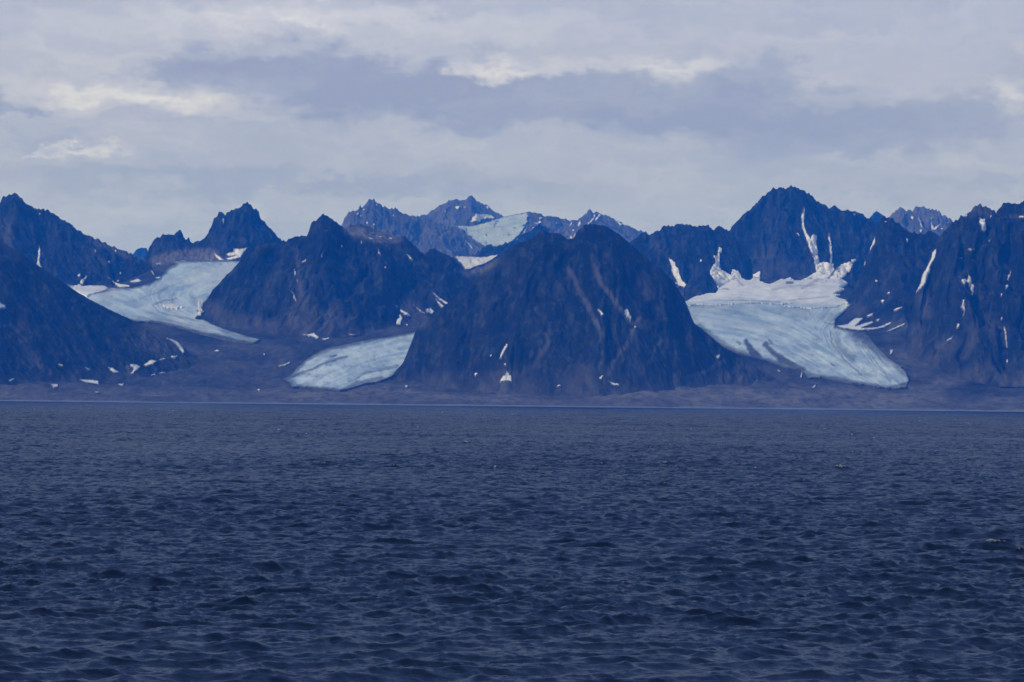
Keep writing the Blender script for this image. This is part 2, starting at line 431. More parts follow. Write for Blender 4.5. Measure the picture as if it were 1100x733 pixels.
mountain('D', 'pale blue jagged far mountain left of the highest distant peak', 21000,
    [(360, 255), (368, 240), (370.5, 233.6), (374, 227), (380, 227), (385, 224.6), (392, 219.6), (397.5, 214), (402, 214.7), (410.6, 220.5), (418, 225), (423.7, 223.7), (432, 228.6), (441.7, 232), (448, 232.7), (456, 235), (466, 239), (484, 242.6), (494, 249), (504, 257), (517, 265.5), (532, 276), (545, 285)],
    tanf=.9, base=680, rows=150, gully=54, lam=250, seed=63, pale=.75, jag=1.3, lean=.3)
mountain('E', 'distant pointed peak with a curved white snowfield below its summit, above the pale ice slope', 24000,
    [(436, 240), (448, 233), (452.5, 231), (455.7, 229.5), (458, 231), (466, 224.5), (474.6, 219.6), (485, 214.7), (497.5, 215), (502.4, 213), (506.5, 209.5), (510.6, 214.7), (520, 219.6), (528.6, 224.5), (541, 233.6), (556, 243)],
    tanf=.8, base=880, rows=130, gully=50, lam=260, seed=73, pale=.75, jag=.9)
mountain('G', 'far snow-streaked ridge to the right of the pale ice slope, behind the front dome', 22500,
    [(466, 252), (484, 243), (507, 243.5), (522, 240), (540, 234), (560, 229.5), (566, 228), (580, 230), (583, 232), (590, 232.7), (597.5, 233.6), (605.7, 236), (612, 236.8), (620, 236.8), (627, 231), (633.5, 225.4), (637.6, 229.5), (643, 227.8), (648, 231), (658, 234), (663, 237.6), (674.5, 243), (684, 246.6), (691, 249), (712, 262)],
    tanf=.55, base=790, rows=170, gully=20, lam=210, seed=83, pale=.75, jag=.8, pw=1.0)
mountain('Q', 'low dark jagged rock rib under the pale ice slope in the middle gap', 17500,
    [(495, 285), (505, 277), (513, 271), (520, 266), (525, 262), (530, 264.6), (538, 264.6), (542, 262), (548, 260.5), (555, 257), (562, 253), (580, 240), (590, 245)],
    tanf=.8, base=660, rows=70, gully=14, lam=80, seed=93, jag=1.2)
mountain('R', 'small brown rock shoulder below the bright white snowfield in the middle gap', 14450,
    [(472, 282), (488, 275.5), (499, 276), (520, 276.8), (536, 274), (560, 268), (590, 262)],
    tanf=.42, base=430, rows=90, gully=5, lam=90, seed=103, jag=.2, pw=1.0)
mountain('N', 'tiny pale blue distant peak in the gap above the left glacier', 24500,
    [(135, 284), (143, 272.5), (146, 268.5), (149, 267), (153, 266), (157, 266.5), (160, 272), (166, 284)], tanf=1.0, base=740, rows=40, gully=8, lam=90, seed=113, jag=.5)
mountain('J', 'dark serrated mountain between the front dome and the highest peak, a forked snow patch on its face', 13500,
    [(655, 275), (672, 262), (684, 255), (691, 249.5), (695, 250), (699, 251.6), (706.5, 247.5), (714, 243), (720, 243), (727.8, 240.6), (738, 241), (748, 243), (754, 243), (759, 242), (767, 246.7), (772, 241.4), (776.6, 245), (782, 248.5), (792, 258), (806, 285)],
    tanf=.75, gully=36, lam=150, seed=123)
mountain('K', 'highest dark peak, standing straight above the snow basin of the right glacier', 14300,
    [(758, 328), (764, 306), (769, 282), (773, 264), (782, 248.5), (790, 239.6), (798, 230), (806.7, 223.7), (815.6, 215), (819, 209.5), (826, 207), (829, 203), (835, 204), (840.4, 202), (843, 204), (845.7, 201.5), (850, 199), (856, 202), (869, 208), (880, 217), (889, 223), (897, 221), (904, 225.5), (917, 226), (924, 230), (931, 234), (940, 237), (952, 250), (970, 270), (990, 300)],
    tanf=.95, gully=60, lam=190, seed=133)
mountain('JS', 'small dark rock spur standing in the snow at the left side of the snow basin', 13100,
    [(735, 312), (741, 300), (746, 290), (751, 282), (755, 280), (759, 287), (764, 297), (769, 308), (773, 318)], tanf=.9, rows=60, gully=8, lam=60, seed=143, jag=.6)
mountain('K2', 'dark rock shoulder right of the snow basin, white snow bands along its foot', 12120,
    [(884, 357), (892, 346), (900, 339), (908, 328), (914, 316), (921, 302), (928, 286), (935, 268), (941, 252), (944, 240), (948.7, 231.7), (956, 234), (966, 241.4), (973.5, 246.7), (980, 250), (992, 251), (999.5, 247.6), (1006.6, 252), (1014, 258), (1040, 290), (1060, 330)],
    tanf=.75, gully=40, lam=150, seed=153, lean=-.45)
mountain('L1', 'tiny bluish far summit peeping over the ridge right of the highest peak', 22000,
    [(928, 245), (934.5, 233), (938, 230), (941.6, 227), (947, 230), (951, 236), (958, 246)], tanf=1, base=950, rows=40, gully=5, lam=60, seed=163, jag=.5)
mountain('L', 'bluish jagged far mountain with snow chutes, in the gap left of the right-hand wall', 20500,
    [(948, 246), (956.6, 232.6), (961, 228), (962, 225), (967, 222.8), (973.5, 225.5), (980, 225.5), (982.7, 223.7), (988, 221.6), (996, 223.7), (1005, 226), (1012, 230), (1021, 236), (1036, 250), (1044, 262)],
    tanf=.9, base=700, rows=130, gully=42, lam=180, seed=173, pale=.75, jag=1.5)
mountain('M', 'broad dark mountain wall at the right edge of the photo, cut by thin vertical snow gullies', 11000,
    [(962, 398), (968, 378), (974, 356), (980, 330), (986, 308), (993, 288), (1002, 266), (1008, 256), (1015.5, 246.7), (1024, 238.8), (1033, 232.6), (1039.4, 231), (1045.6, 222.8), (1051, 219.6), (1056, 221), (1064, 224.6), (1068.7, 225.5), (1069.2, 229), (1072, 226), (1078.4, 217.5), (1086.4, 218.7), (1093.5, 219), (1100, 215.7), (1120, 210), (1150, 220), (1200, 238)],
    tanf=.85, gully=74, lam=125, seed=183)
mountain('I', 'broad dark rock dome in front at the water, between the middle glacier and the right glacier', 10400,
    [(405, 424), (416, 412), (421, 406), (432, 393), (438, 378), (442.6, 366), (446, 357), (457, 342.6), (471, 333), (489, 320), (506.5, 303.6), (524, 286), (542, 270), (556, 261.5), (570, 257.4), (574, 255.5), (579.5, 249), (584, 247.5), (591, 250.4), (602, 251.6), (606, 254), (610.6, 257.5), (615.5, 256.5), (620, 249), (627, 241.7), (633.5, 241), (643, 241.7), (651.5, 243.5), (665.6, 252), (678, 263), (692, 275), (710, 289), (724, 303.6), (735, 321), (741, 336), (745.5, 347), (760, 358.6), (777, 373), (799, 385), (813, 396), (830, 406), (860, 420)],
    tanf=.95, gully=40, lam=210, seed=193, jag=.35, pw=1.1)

# ------------------------------------------------------------------ laying traced sheets of snow and ice on the ground
_rs = np.random.RandomState(5)
def drape(poly, targets, step, jit, lift, max_gap=420.0, relax=0):
    """triangulate a sighted outline and lay it on the ground it covers; returns vertices, triangles and sighted positions"""
    poly = [np.array(p, float) for p in poly]
    out = []
    for a, b in zip(poly, poly[1:] + poly[:1]):
        L = np.linalg.norm(b - a); k = max(1, int(round(L / max(step * .8, .6))))
        for i in range(k):
            q = a + (b - a) * i / k
            out.append(q + _rs.normal(0, jit, 2) * (1 if i else .4))
    B = np.array(out)
    x0, y0 = B.min(0); x1, y1 = B.max(0)
    gx, gy = np.meshgrid(np.arange(x0, x1, step), np.arange(y0, y1, step))
    gx = gx + (np.arange(gx.shape[0]) % 2)[:, None] * step / 2
    gx, gy = gx.ravel(), gy.ravel()
    inside = np.zeros(len(gx), bool)
    for (ax, ay), (bx, by) in zip(B, np.roll(B, -1, 0)):
        c = ((ay > gy) != (by > gy)) & (gx < (bx - ax) * (gy - ay) / (by - ay + 1e-12) + ax)
        inside ^= c
    pts = [Vector(p) for p in B] + [Vector((u, w)) for u, w in zip(gx[inside], gy[inside])]
    nb = len(B)
    vo, _, fo, _, _, _ = delaunay_2d_cdt(pts, [(i, (i + 1) % nb) for i in range(nb)], [], 1, 1e-5)
    tris = [f for f in fo if len(f) == 3]
    D3, ok, P2 = [], [], []
    for q in vo:
        d = (M3 @ Vector(((q.x - W / 2) / F, (H / 2 - q.y) / F, -1))).normalized()
        best = None
        for tg in targets:
            h = SURF[tg].ray_cast(CAM, d)
            if h[0] is not None and (best is None or h[3] < best[3]): best = h
        ok.append(best is not None)
        P2.append((q.x, q.y))
        if best:
            nr = best[1] if best[1].dot(d) < 0 else -best[1]
            D3.append(best[0] + nr * lift)
        else: D3.append(Vector((0, 0, 0)))
    V = np.array([tuple(p) for p in D3]); ok = np.array(ok); P2 = np.array(P2)
    T = np.array(tris, int)
    if len(T) == 0: return None
    T = T[ok[T].all(1)]
    if len(T) == 0: return None
    yy = V[T][:, :, 1]
    T = T[(yy.max(1) - yy.min(1)) < max_gap]
    par = list(range(len(V)))                       # keep the one connected sheet
    def root(i):
        while par[i] != i: par[i] = par[par[i]]; i = par[i]
        return i
    for a, b, c_ in T.tolist(): par[root(a)] = root(b); par[root(b)] = root(c_)
    rt = np.array([root(i) for i in T[:, 0]]); u_, cn = np.unique(rt, return_counts=True)
    T = T[rt == u_[cn.argmax()]]
    used = np.unique(T); mp = -np.ones(len(V), int); mp[used] = np.arange(len(used))
    V, P2, T = V[used], P2[used], mp[T]
    E = np.concatenate([T[:, [0, 1]], T[:, [1, 2]], T[:, [2, 0]]])
    for _ in range(relax):                                  # ice fills the hollows of the ground under it
        acc, cnt = V.copy(), np.ones(len(V))
        np.add.at(acc, E[:, 0], V[E[:, 1]]); np.add.at(cnt, E[:, 0], 1)
        np.add.at(acc, E[:, 1], V[E[:, 0]]); np.add.at(cnt, E[:, 1], 1)
        acc = acc / cnt[:, None]
        V[:, 2] = np.maximum(acc[:, 2], V[:, 2] - .15)
        V[:, 1] = np.minimum(acc[:, 1], V[:, 1] + .15)
    # rim reaching down into the ground
    key = {}
    for a, b in E.tolist(): key[(a, b)] = key.get((a, b), 0) + 1
    rim = [(a, b) for (a, b) in key if (b, a) not in key]
    rv = sorted({i for e in rim for i in e}); idx = {i_: len(V) + j for j, i_ in enumerate(rv)}
    low = V[rv] + np.array([0, lift * .9, -lift * 1.6]) if rv else np.zeros((0, 3))
    T2 = [t for a, b in rim for t in ((b, a, idx[a]), (b, idx[a], idx[b]))]
    T = np.concatenate([T, np.array(T2, int).reshape(-1, 3)]); V = np.concatenate([V, low]); P2 = np.concatenate([P2, P2[rv]]) if rv else P2
    return V, T, P2
def snow(key, poly, targets=None, dirt=0.0):
    r = drape(poly, targets or [key, 'floor'], .7, .16, 3.0)
    if r is None: return
    V, T, P2 = r
    if len(T) < 3: return
    q = np.array(poly); area = abs(np.dot(q[:, 0], np.roll(q[:, 1], 1)) - np.dot(q[:, 1], np.roll(q[:, 0], 1))) / 2
    e = min(1.0, .20 * math.sqrt(area))
    de = seg_dist(P2[:, 0], P2[:, 1], list(poly) + [poly[0]]) + .5 * e * fbm(P2[:, 0] / 1.9, P2[:, 1] / 1.9, 2, 3)
    edge = 1 - smooth(.05 * e, e, de)
    link('snow_patch', mesh_from('snow_patch', V, T, SNOW, {'dirt': np.clip(edge * .95, 0, 1)}), MOUNTAIN[key])
def spot(cx, cy, w, h, tilt=0.0, nn=9):
    a = np.linspace(0, 2 * np.pi, nn, endpoint=False); c, s = math.cos(tilt), math.sin(tilt)
    r = 1 + _rs.normal(0, .18, nn)
    u, v_ = np.cos(a) * w / 2 * r, np.sin(a) * h / 2 * r
    return [(cx + c * p - s * q, cy + s * p + c * q) for p, q in zip(u, v_)]

SN = {
 'A': [[(41.7, 264), (43.4, 268), (43.2, 275), (42.8, 283), (45.4, 289.7), (41.7, 288.2), (38.3, 286), (39, 282), (40.6, 280), (40.6, 272)], [(85, 293.6), (87, 295), (85.4, 298), (83, 296.6)],
       [(94, 295.8), (93, 298.6), (90, 302.5), (88.9, 307), (85, 305), (86, 302), (88, 300)], [(115.5, 295.8), (118.5, 299.6), (122, 302.6), (129.5, 305.6), (139, 307), (140, 309.3), (128, 310), (121, 304)],
       [(139, 302.4), (144, 301.6), (148, 299.6), (152.4, 302.6), (149, 304.2), (141, 304.6)], [(161.5, 290), (164, 291.5), (166, 296.6), (163.6, 294)], spot(170, 299, 6, 1.8), spot(41.5, 293.5, 3.6, 1.4, .4), spot(116.6, 281.6, 3, 1.6), spot(129, 294, 2, 3), spot(42.5, 230, 2.4, 1.6), spot(124, 270, 1.6, 2.6), spot(102, 270, 2, 3.5, -.4), spot(127, 302, 3.4, 1.6, .3)],
 'A2': [[(178, 363.4), (184, 365), (189, 367), (194.6, 371.4), (198.4, 379.3), (196, 380), (192, 375), (187, 369.5), (181, 365.5)], [(180.7, 383), (191, 382.6), (188, 385.2), (184, 384.8)], spot(174, 386.4, 7, 1.4, -.1),
       [(153, 393), (157, 390.5), (162, 387), (168.6, 388.2), (164, 391.8), (156, 394.2)], [(139, 391.7), (145.5, 391.6), (150.8, 395), (146, 398.6), (143, 402), (140.4, 402), (143.2, 397.6)],
       [(115.5, 394.4), (121, 396), (126, 399.4), (129, 401.6), (122, 401.2), (117.6, 398)], [(90.6, 394.6), (96.4, 397), (97, 398.6), (92, 396.8)], [(84, 408.2), (96, 408.4), (106, 410), (106, 414), (97, 412.8), (88, 410.4)],
       [(126.4, 413), (131, 413.4), (133.6, 411.6), (132, 415.4), (128, 415.2)], [(161, 403.6), (166.8, 402), (167, 403.4), (161.6, 404.8)], spot(174, 400.8, 7.5, 1.4, -.1), [(-2, 325), (5, 328), (6, 331), (-2, 332)],
       [(53, 413), (62, 413.6), (62.5, 415.4), (58, 418)], [(8.6, 409), (15, 406.6), (14.5, 408.8), (9.6, 410)], spot(64.6, 392.4, 6, 1.6, .2), spot(104, 422.4, 5, 1.3, .1)],
 'B': [[(229.5, 271), (232.6, 273), (237.6, 277), (241.6, 280.4), (237, 280.8), (232.4, 277.4)], [(243, 273.4), (249.6, 270.4), (250.6, 267), (257, 267.6), (266, 265.8), (262, 271), (258.6, 277), (246, 280.4), (243, 278), (253.6, 274.8), (246, 275.8)], [(239.4, 235), (240.9, 235), (240.4, 242), (239, 240.6)], spot(171, 283.4, 5, 1.4), spot(197, 280.4, 5, 1.2), spot(227, 281, 6, 1.4)],
 'C': [[(316, 289), (317.8, 292.4), (317.6, 297), (315.8, 294)], spot(319.4, 301.6, 1.2, 5, -.2), [(313.8, 312.4), (316.2, 316), (318.4, 321), (320.6, 326), (318, 324), (315, 318)], spot(345.6, 273.6, 1.6, 6, .35), spot(327, 280.6, 1.8, 5.4, .8), [(405.4, 266.6), (407.4, 270.2), (409.4, 275.4), (407, 273)], spot(413.6, 287.6, 2.2, 2.2), spot(388, 260.8, 1.6, 3.6), spot(366.6, 264.6, 1.4, 2),
       [(324.4, 359.4), (330, 359.6), (335, 358.6), (337, 356.6), (338.6, 359.6), (342.8, 362.8), (340.6, 365.4), (332.7, 361.6), (326, 361)], [(344.6, 364.6), (350, 364), (355.9, 363), (352, 365.6), (347, 366.4)], [(373.6, 358.8), (380, 360), (387, 359.4), (386, 361.2), (375, 360.8)]],
 'C2': [[(436.6, 273), (440, 275), (443.4, 279.6), (440, 278.8)], [(464, 313.6), (468, 316.4), (471.4, 319.6), (479, 324.4), (487.4, 328.6), (484.6, 331), (479, 328), (473, 323.6), (467.6, 318.6)], [(467.6, 320.4), (472, 325), (477, 329), (480.4, 331.8), (477.6, 333.2), (473, 330.4), (469, 325)],
        [(456.6, 332.4), (462, 331), (466.8, 335), (463, 338.2), (458.4, 336)], [(443.6, 327.2), (448, 330.6), (457, 337.4), (451, 335)], [(422.6, 326.2), (427, 329.4), (432.4, 333.6), (440.4, 338), (441, 341), (434, 338.6), (429, 334)],
        [(425.6, 334), (429.4, 336), (432.4, 342), (430.4, 346.4), (430, 350.8), (425.6, 348.2), (426.4, 343.4), (429.6, 341.6), (427, 337.6)], [(418, 342.8), (422.4, 345.2), (420.6, 346.2)], [(414.4, 345), (418.9, 348.8), (417.4, 349.4)], spot(437, 349.6, 2.6, 2)],
 'PL': [[(393.2, 255.6), (397.6, 255.8), (401.8, 257.1), (398, 258.2)], spot(408, 255, 4, 1.2), spot(419.6, 256.4, 5, 1.2)],
 'D': [spot(394.4, 239.4, 2.6, 3), spot(391, 225.4, 1.4, 3.2, .7), spot(401.6, 241.4, 1.6, 2.2), spot(384.4, 229.6, 1.4, 3, .7), spot(422.4, 231.6, 1.6, 1.6), spot(404.5, 220.6, 1.4, 2.6, -.5), spot(387.4, 232, 1.4, 1.6), [(499, 257.6), (501.4, 259), (504, 261.4), (507.4, 265.8), (510.6, 270.4), (508.6, 269.4), (504.6, 265), (501, 261)], spot(494.6, 254.6, 1, 2.4, -.6)],
 'E': [[(503.8, 239), (505.6, 236), (507.4, 233.4), (510.6, 231.6), (510.4, 229.4), (516, 230.6), (522, 229.8), (528, 231.6), (532.2, 234.2), (529, 235.4), (523, 235.2), (517, 236.4), (514.6, 239.2), (512, 237.6), (508, 239)], [(488.4, 222.4), (494.2, 221), (493.4, 224), (491, 225.8)], spot(478.4, 227, 1.3, 3), spot(523.6, 223, 2, 4, -.7), spot(499.6, 222.6, 2, 1.2)],
 'G': [[(570.8, 238.6), (576, 239.6), (580, 237), (582.6, 239.8), (577, 241.6)], [(566.4, 240.4), (567.4, 241.6), (565.4, 247.6), (563, 252.2), (561.6, 252), (563.8, 246)], spot(580.4, 234.6, 4, 1.4), [(613.6, 238.6), (615, 239.4), (613.4, 242.6), (611.6, 243.4)], [(614.4, 246), (617.2, 247.2), (616.4, 249), (614.6, 248.6)],
        [(624.9, 234.4), (623.6, 238.4), (624.2, 241), (621.6, 244.8), (620.4, 242.4), (622, 238.4)], [(613, 252.2), (614.8, 255), (613.4, 259), (611.8, 258.6)], [(617.8, 250.4), (619.2, 253), (616, 258.6), (614.6, 258)], [(638, 229.4), (640.4, 231.6), (637.4, 237), (632, 241.4), (630.6, 240.4), (635, 236.4)], [(643.4, 229.6), (646, 230.6), (642, 236), (637.6, 239.6), (640, 235)], [(660.4, 237.8), (665, 239), (669.4, 241.6), (666, 242.8)], spot(573, 245, 3, 1.2), spot(598, 240, 2, 1)],
 'L': [[(999.8, 233), (1001.4, 234), (1001.2, 240), (1003.6, 244.8), (1007, 242), (1011.4, 240), (1007.8, 244.6), (1004, 248), (1000.4, 246.4), (999.6, 240)], [(985.8, 230), (988, 235), (991, 243.4), (992.4, 245.4), (989.6, 244.6), (987, 238)], [(978.4, 232), (981.8, 232.8), (980.6, 236.6), (978.6, 235)], spot(989, 248.8, 3, 4, .4), spot(1018, 239.6, 3, 1.4, -.3), spot(1012, 246, 2, 2), spot(972.6, 229.6, 1.6, 1.6), spot(982.4, 250.4, 2, 2)],
 'J': [[(718, 276.6), (722, 279.4), (725.4, 282), (726, 286), (728.8, 289), (730.6, 294), (732.6, 300), (737.6, 305.4), (737.4, 310.4), (733.6, 308.6), (729, 308), (725, 303.4), (727.8, 304), (724.6, 297.6), (722, 293.4), (720.6, 287)], spot(753.4, 280.4, 4, 1.6, .7), spot(724, 307.4, 7, 1.5, .5), [(748.4, 293.6), (747, 297.6), (744.6, 300), (746, 304), (751, 309), (758, 313.4), (764, 317), (757, 318), (748, 314.6), (742, 307.4), (739.4, 301.8), (743.4, 299.6), (745.6, 296.4)]],
 'K': [[(862.7, 221.4), (864.4, 225.5), (863.4, 239.6), (866.4, 250), (870.6, 256), (873, 251.6), (877.8, 254), (876.4, 260), (877.6, 266), (880, 279), (881.6, 294), (877.4, 295), (872.2, 273), (866.6, 259), (861.6, 246), (860.8, 234), (862.2, 228)], [(889.6, 250), (891.2, 251), (892, 257.4), (894, 266), (893.4, 284), (890.4, 284), (891.4, 268), (890, 257.6)], spot(857.4, 252, 1.2, 5, -.7), spot(917.6, 230.6, 3, 1.2), spot(771, 265.4, 1.6, 2)],
 'K2': [[(940.6, 251.4), (941.2, 261), (938, 265.4), (936, 269), (932.4, 273.4), (933.4, 266), (930.8, 263.8), (935.4, 259.6), (937.4, 256)], [(932, 243), (935, 241.2), (938.4, 242.6), (938, 244.6), (934.4, 243.8)], spot(931.4, 239.6, 2.4, 1.3), spot(974, 258.6, 2.2, 3.8), spot(929.8, 282.6, 1.5, 5, .2), spot(942, 302, 3.6, 1.4, .6), spot(955.4, 314.8, 2.8, 1.8), spot(951.4, 238.6, 1.8, 1.2),
        [(947, 322.6), (950.4, 322.2), (948.6, 326.2)], [(960, 333), (965, 330.8), (970.4, 329), (967, 332.4), (961, 335)], [(931.8, 339.2), (939.2, 336.2), (937.6, 338.6), (932.4, 341)],
        [(897, 351), (904, 350), (911.4, 348.6), (915, 345), (920, 342), (928, 342.6), (924, 346.2), (918.6, 351.4), (927, 348.4), (936, 345.8), (939, 347.4), (931, 351), (925.6, 353.2), (934, 352.8), (943, 352.2), (951, 348.8), (959, 345.8), (957.6, 348.4), (948.7, 353), (938, 355), (922, 355.8), (904, 353.4)],
        [(952.6, 356.4), (960, 353), (972.8, 347), (971.7, 349.4), (962, 354.4), (955.7, 356.8)], spot(943.4, 343.8, 5, 1.6, -.2), [(955.4, 376.8), (959.4, 376.2), (958.6, 380), (956.2, 382.4)]],
 'M': [[(1006.8, 267), (1006, 273), (1003.4, 280), (999.8, 286), (998.6, 291), (996.4, 296.6), (994.4, 303), (990.8, 309.4), (986, 314), (981.6, 319.6), (980.8, 318), (986.4, 311), (989.8, 304), (991.4, 296), (995, 290), (998, 284), (1001, 278), (1002, 271.4)],
       [(1052, 233.8), (1056, 236), (1059.2, 234.8), (1058.4, 240), (1059.2, 246.7), (1057, 249.4), (1053, 247), (1055, 242), (1052.2, 239.4)], [(1060.4, 259.2), (1064.8, 256.2), (1063, 259)], [(1033, 301), (1036, 299.4), (1038.5, 300.6), (1040.6, 294.4), (1042.4, 297), (1044, 305), (1047.2, 306), (1045.8, 314), (1044, 317.6), (1042, 310), (1039.6, 303.5), (1036.4, 304), (1035.6, 308.4), (1034.2, 304.4)],
       [(1086.6, 291), (1086, 295), (1084, 298.4), (1082.8, 301.4), (1082.2, 297)], spot(1081.4, 308.6, 1.8, 4.6, .4), spot(1076.6, 317, 1.6, 3.4), [(1037, 320), (1035.8, 326), (1037.4, 334), (1035.2, 341), (1034, 339), (1035.4, 334), (1032.8, 328.6), (1034.6, 323)], spot(1029.6, 350, 2.4, 5, .5), [(1017, 368.4), (1018, 365.4), (1024.6, 360.2), (1022.6, 364), (1019, 366.6)],
       [(1078.8, 350), (1080.2, 352), (1082, 359.6), (1083.4, 374.4), (1081.8, 373), (1080.4, 363)], spot(1082.8, 388, 2, 4.4), spot(1077, 342, 1.4, 3), spot(1070.4, 227.6, 1.8, 3), spot(1064.6, 233, 1.4, 4), spot(1038.4, 231.8, 3, 2, -.6), spot(1043, 268, 5, 1.4), spot(1098, 233.6, 6, 2), spot(1032.6, 276.6, 1.4, 3)],
 'I': [[(543.6, 368.6), (545.8, 371.4), (543, 377), (540, 383.4), (536.6, 387.4), (538.4, 380), (541.4, 375)], [(543.6, 398.2), (546, 401), (549.2, 404.6), (550, 410.4), (543, 409.6), (537.4, 410.4), (540, 404.7), (542.6, 403)], [(509.6, 402), (513, 400.4), (514, 401.8), (511, 404.2)], spot(543, 391.6, 3, 2), spot(436.6, 416, 3, 3.4), spot(528, 382, 1.4, 1.6),
       [(669, 333.4), (674.2, 332.6), (676.4, 337), (678.2, 341), (676.4, 345.4), (673, 341), (670.6, 338)], [(642.4, 331.6), (646, 335), (648.2, 338.4), (645.4, 339.2)], spot(681.8, 352, 3, 2.2), [(652.6, 408.6), (658, 411.4), (665, 412.8), (664.6, 414.6), (657.6, 414.2)], [(643, 407), (646, 403.6), (648, 403.4), (645.6, 408)], [(769.4, 382), (772.6, 381.6), (773.2, 384), (770.4, 386.4)], spot(600.6, 415, 4, 1.6)],
}
for key, polys in SN.items():
    for p in polys: snow(key, p)
# patches lying on the open valley floor
plain = bpy.data.objects['valley_floor']; MOUNTAIN['floor'] = plain
for p in [[(834.6, 397.6), (838.6, 399.4), (837, 401)], spot(861, 403, 1.8, 9, .15), [(872.4, 416.8), (877.2, 412.8), (875.6, 417.4)], [(299, 393.6), (306.5, 391.7), (311.2, 388.8), (311.8, 391), (306, 393.8), (300.4, 394.6)], spot(233, 377.6, 5, 2), spot(283.6, 381.4, 1.8, 2.4), spot(278, 419.6, 3.6, 1.6)]:
    snow('floor', p)

# ------------------------------------------------------------------ glaciers
def curve_coords(P2, lines):
    """distance along and signed distance across the nearest flow line"""
    bd = np.full(len(P2), 1e9); S = np.zeros(len(P2)); Dn = np.zeros(len(P2))
    for li, line in enumerate(lines):
        s0 = 0
        for (x0, y0), (x1, y1) in zip(line[:-1], line[1:]):
            dx, dy = x1 - x0, y1 - y0; L = math.hypot(dx, dy)
            t = np.clip(((P2[:, 0] - x0) * dx + (P2[:, 1] - y0) * dy) / L ** 2, 0, 1)
            ex, ey = P2[:, 0] - x0 - t * dx, P2[:, 1] - y0 - t * dy
            d = np.hypot(ex, ey); sg = np.sign(dx * ey - dy * ex)
            m = d < bd
            bd[m] = d[m]; S[m] = (s0 + t * L)[m]; Dn[m] = (d * sg)[m] + li * 37
            s0 += L
    return S, Dn
def glacier(label, poly, targets, flows, dirts, veils=(), step=1.0, jit=.10, lift=3.2, seed=1, edge=3.0, fl=(26, 3.2), dirt_noise=.22, relax=4, amp=1.0, tone=.55):
    r = drape(poly, targets, step, jit, lift, relax=relax)
    V, T, P2 = r
    S, Dn = curve_coords(P2, flows)
    flow = tone + amp * .34 * fbm(S / fl[0] / 2, Dn / fl[1] / 1.5, 4, seed, .6) + amp * .35 * fbm(P2[:, 0] / 30, P2[:, 1] / 11, 4, seed + 1)
    d = np.zeros(len(V))
    jx, jy = P2[:, 0] + 1.2 * fbm(P2[:, 0] / 9, P2[:, 1] / 5, 3, seed + 3), P2[:, 1] + .9 * fbm(P2[:, 0] / 9, P2[:, 1] / 5, 3, seed + 4)
    for line, w, k in dirts:
        q = seg_dist(jx, jy, line) / w
        d = np.maximum(d, k * (1 - smooth(.4, 1.3, q)))
    thin = smooth(.25, .8, ridged(S / (fl[0] * 1.3), Dn / (fl[1] * .8), 3, seed + 9))
    d = d + dirt_noise * thin * smooth(-.2, .6, fbm(P2[:, 0] / 40, P2[:, 1] / 20, 2, seed + 13))
    Bp = list(poly) + [poly[0]]
    de = np.minimum(seg_dist(jx, jy, Bp), 2.5 * seg_dist(P2[:, 0], P2[:, 1], Bp))
    d = np.maximum(d, .85 * (1 - smooth(.2, 1, (de + 1.3 * fbm(S / 14, Dn / 1.6, 3, seed + 15)) / edge)))
    d = np.where(seg_dist(P2[:, 0], P2[:, 1], Bp) < .35, 1.0, d)
    ve = np.zeros(len(V))
    for line, w, k in veils:
        q = seg_dist(jx, jy, line) / w
        ve = np.maximum(ve, k * (1 - smooth(.3, 1.2, q)))
    return link('glacier', mesh_from('glacier', V, T, ICE, {'flow': np.clip(flow, 0, 1), 'dirt': np.clip(d, 0, 1), 'veil': ve}), None, label, 'glacier', None, 'glaciers flowing between the mountains')
def snowfield(parent, poly, targets, dirts=(), seed=1, lift=9.0, name='snowfield', edge=0, gap=420.0, melt=None, rlx=0):
    V, T, P2 = drape(poly, targets, 1.0, .22, lift, gap, relax=rlx)
    d = np.zeros(len(V))
    for line, w, k in dirts:
        q = seg_dist(P2[:, 0] + fbm(P2[:, 0] / 6, P2[:, 1] / 3, 3, seed), P2[:, 1] + .5 * fbm(P2[:, 0] / 6, P2[:, 1] / 3, 3, seed + 2), line) / w
        d = np.maximum(d, k * (1 - smooth(.3, 1.2, q)))
    me_ = np.zeros(len(V))
    if melt: me_ = 1 - smooth(.1, 1.1, (seg_dist(P2[:, 0], P2[:, 1], melt) + 3.2 * fbm(P2[:, 0] / 24, P2[:, 1] / 2.2, 4, seed + 8)) / 7)
    d = d + .09 * smooth(.1, .8, ridged(P2[:, 0] / 26, P2[:, 1] / 3.2, 4, seed + 4))
    return link(name, mesh_from(name, V, T, SNOW, {'dirt': np.clip(d, 0, 1), 'melt': me_}), parent)

